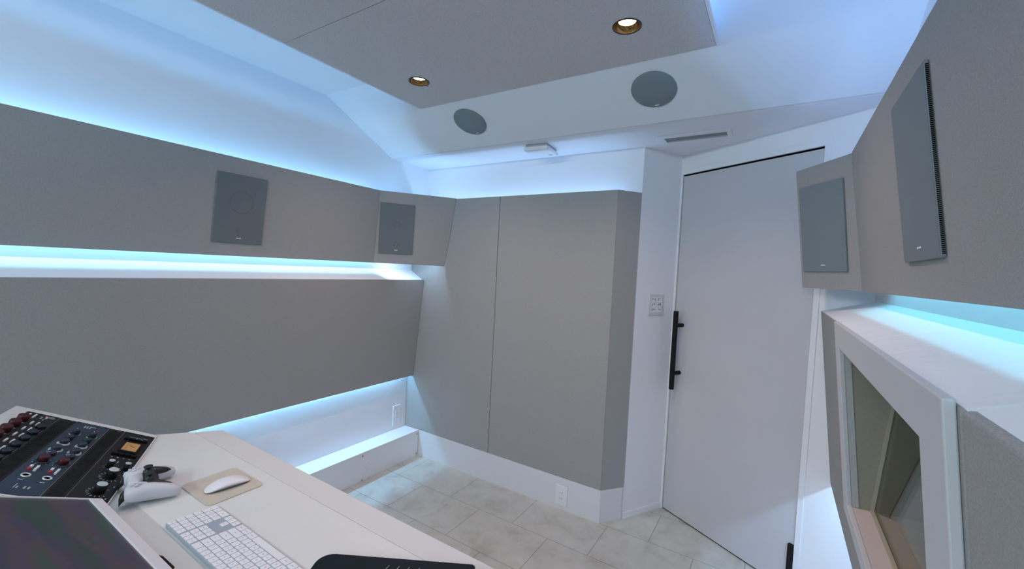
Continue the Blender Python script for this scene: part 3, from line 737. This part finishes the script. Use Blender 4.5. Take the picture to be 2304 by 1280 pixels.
for r, row in enumerate(rows):
    x = 0
    for wd, s in row: keys.append((x, r, wd, 1, s)); x += wd
    for c, s in enumerate(nav[r]):
        if s is not None: keys.append((15.25+c, r, 1, 1, s))
    x = 18.5
    for s in pad[r]:
        if isinstance(s, tuple): keys.append((x, r, s[1], s[2], s[0])); x += s[1]
        else: keys.append((x, r, 1, 1, s)); x += 1
gap = .0021
def key_mesh(mb, x, r, wd, hg, s):
    x0 = -.4155/2+x*U+gap/2; x1 = -.4155/2+(x+wd)*U-gap/2
    y1 = KH/2-.0018-r*RH-gap/2; y0 = KH/2-.0018-(r+hg)*RH+gap/2
    P = rrect(x0, y0, x1, y1, .0018, 2)
    mb.mi = 0; mb.loft([[(a_, b_, kz(b_)-.0002) for a_, b_ in P], [(a_, b_, kz(b_)+.0017) for a_, b_ in P]], smooth=False)
    if s:
        tm = text_mesh(s, .0052 if len(s) == 1 else .0026)
        vs = [mb.bm.verts.new(((x0+x1)/2+v.co.x, (y0+y1)/2+v.co.y, kz((y0+y1)/2)+.0018+v.co.z)) for v in tm.vertices]
        for p_ in tm.polygons:
            try: f = mb.bm.faces.new([vs[i] for i in p_.vertices]); f.material_index = 1
            except ValueError: pass
        bpy.data.meshes.remove(tm)
keys.sort(key=lambda k: -(k[0]+k[2]/2))
for k in keys[:96]:
    mb = MB(); key_mesh(mb, *k); mb.build('key', [KEYW, LEG], kb)
mb = MB()
for k in keys[96:]: key_mesh(mb, *k)
tag(mb.build('keys', [KEYW, LEG], kb), kind='stuff')

# mouse mat and mouse
mp_ = MB().prism([(x, y, ZD) for x, y in rrect(-1.420, .521, -1.246, .667, .014, 6)], (0, 0, .0032)).build('mouse_mat', LEATHER, bevel=.0012, seg=3)
tag(mp_, 'small beige leather mouse mat under the white mouse', 'mouse mat')
mb = MB(); x = 0
for k in range(7):
    mb.box(-1.352+k*.0052, .6500, ZD+.0030, -1.3495+k*.0052, .6540, ZD+.0034)
mb.build('embossed_mark', mat('embossed_brown', (.25, .22, .18), rough=.7), mp_)
ms = empty('computer_mouse', m=Matrix.Translation((-1.316, .600, ZD+.0033)) @ Matrix.Rotation(radians(-8), 4, 'Z'))
tag(ms, 'low arched white wireless mouse on the beige mat', 'mouse')
def mouse_ring(l, top, n=24):
    Lh = .0567; y = l*Lh; wd = .0265*max(0, 1-abs(l)**3.2)**.42+.0006
    za = .0020+.0085*(1-l*l)+(.0118*(1-l*l)**.75 if top else 0); zb = .0020+.0085*(1-l*l)
    out = []
    if top:
        for i in range(n+1): a_ = pi*i/n; out.append((wd*cos(a_), y, zb+(za-zb)*sin(a_)**.6))
        out += [(-wd*.9, y, zb-.0004), (wd*.9, y, zb-.0004)]
    else:
        z0 = .0004
        out = [(wd*.97, y, zb-.0002), (wd*.80, y, z0+(zb-z0)*.35), (wd*.62, y, z0), (-wd*.62, y, z0), (-wd*.80, y, z0+(zb-z0)*.35), (-wd*.97, y, zb-.0002)]
    return out
ls_ = [sin(pi/2*(-1+2*i/28)) for i in range(29)]
MB().loft([mouse_ring(l*.998, True) for l in ls_]).build('shell', mat('glossy_white', (.82, .82, .85), rough=.12, spec=.6), ms)
MB().loft([mouse_ring(l*.985, False) for l in ls_]).build('base', ALU, ms)

# game controller
gc = empty('game_controller', m=Matrix.Translation((-1.446, .456, ZD)) @ Matrix.Rotation(radians(-14), 4, 'Z') @ Matrix.Scale(.95, 4))
tag(gc, 'white and black game controller lying beside the display corner', 'game controller')
GW = mat('controller_white', (.60, .62, .68), rough=.45, bump=(800, .1, .0003)); GB = mat('controller_black', (.014, .014, .017), rough=.4)
# local: x across, +y towards the grips, z up
def ell(c, rx, rz, yaw=0, n=28, p=2.4):
    out = []
    for i in range(n):
        a_ = 2*pi*i/n; ca, sa = cos(a_), sin(a_)
        ex = rx*(abs(ca)**(2/p))*(1 if ca >= 0 else -1); ez = rz*(abs(sa)**(2/p))*(1 if sa >= 0 else -1)
        out.append((c[0]+ex*cos(yaw), c[1]+ex*sin(yaw), c[2]+ez))
    return out
for sg in (-1, 1):
    sec = [(.047, -.052, .036, .018, .012), (.049, -.048, .035, .027, .0195), (.051, -.030, .0345, .0310, .0235), (.055, -.010, .033, .0285, .0235),
           (.060, .012, .0305, .0240, .0225), (.065, .030, .0275, .0210, .0205), (.069, .048, .0240, .0180, .0180), (.0715, .060, .0215, .0145, .0150), (.0728, .067, .0195, .0100, .0110), (.0732, .0705, .0185, .004, .005)]
    MB().loft([ell((sg*x, y, z), rx, rz, sg*-.10) for x, y, z, rx, rz in sec]).build('grip', GW, gc)
    # trigger and shoulder button
    MB().loft([ell((sg*.052, -.052, .034), .015, .013), ell((sg*.053, -.060, .026), .014, .013), ell((sg*.054, -.064, .016), .012, .009)]).build('trigger', GB, gc)
    # black tail between grips
    MB().loft([ell((sg*.042, -.005, .0455), .015, .0140), ell((sg*.049, .020, .0430), .0130, .0120), ell((sg*.058, .045, .0350), .0095, .0085), ell((sg*.0655, .062, .0270), .0055, .0055)]).build('inner_grip', GB, gc)
    st = MB().lathe([(.012, .050), (.012, .058), (.0065, .060), (.0065, .066), (.0105, .068), (.0110, .071), (.0085, .0715), (.003, .0705)], 28, c=(sg*.026, .002, 0)).build('thumbstick', GB, gc)
mb = MB(); mb.loft([ell((0, -.046, .040), .030, .013, p=4), ell((0, -.040, .041), .032, .0165, p=4), ell((0, -.012, .0395), .030, .0175, p=4)]); mb.build('touchpad', GW, gc)
mb = MB(); mb.loft([ell((0, -.011, .037), .036, .0185, p=4), ell((0, .012, .033), .033, .0185, p=4), ell((0, .024, .030), .028, .0140, p=4)]); mb.build('center_body', GB, gc)
for a_ in range(4):
    x = -.056+.0095*cos(a_*pi/2); y = -.028+.0095*sin(a_*pi/2)
    MB().lathe([(.0045, .056), (.0045, .0605), (.003, .061)], 16, c=(x, y, 0)).build('face_button', GW, gc)
    x = .056+.0085*cos(a_*pi/2); y = -.028+.0085*sin(a_*pi/2)
    MB().prism([(px, py, .056) for px, py in rrect(x-.0042, y-.0042, x+.0042, y+.0042, .0015, 2)], (0, 0, .0045)).build('direction_button', GW, gc)

# black case on the desk
A_ = Vector((-.815, .5735, 0)); ax = Vector((.866, .5, 0)); ax = Vector((.524, .301, 0)); ax = (Vector((-.524, .743, 0))-Vector((-.8085, .579, 0))).normalized(); ay = Vector((ax.y, -ax.x, 0))
case = empty('black_case', m=frame((-.8085-ax.x*.016, .579-ax.y*.016, ZD), ax, -ay, (0, 0, 1)))
tag(case, 'flat black case with pale lettering on the desk at the bottom edge', 'case')
LEA = mat('black_leather', (.008, .014, .019), rough=.6, spec=.12, bump=(250, .15, .0005))
Lc = .328+.016
mb = MB(); P0 = rrect(0, -.215, Lc, 0, [.02, .02, .006, .034], 6); P1 = rrect(.003, -.212, Lc-.003, -.004, [.02, .02, .006, .032], 6)
mb.loft([[(x, y, .0003) for x, y in P0], [(x, y, .020) for x, y in P0], [(x, y, .025) for x, y in P1]], smooth=False); mb.build('body', LEA, case, bevel=.001)
MB().loft([[(x, y, .0249) for x, y in rrect(.012, -.205, Lc-.012, -.018, .01, 4)], [(x, y, .0256) for x, y in rrect(.014, -.203, Lc-.014, -.020, .01, 4)]], smooth=False).build('lid_panel', mat('lid_navy_black', (.007, .014, .020), rough=.6, spec=.12), case)
mb = MB()
for k in range(4): mb.obox((.155+k*.022, -.046, .0255), (.006, .018, 0), (.0012, 0, 0), (0, 0, .0004))
mb.build('lettering', MARK, case)
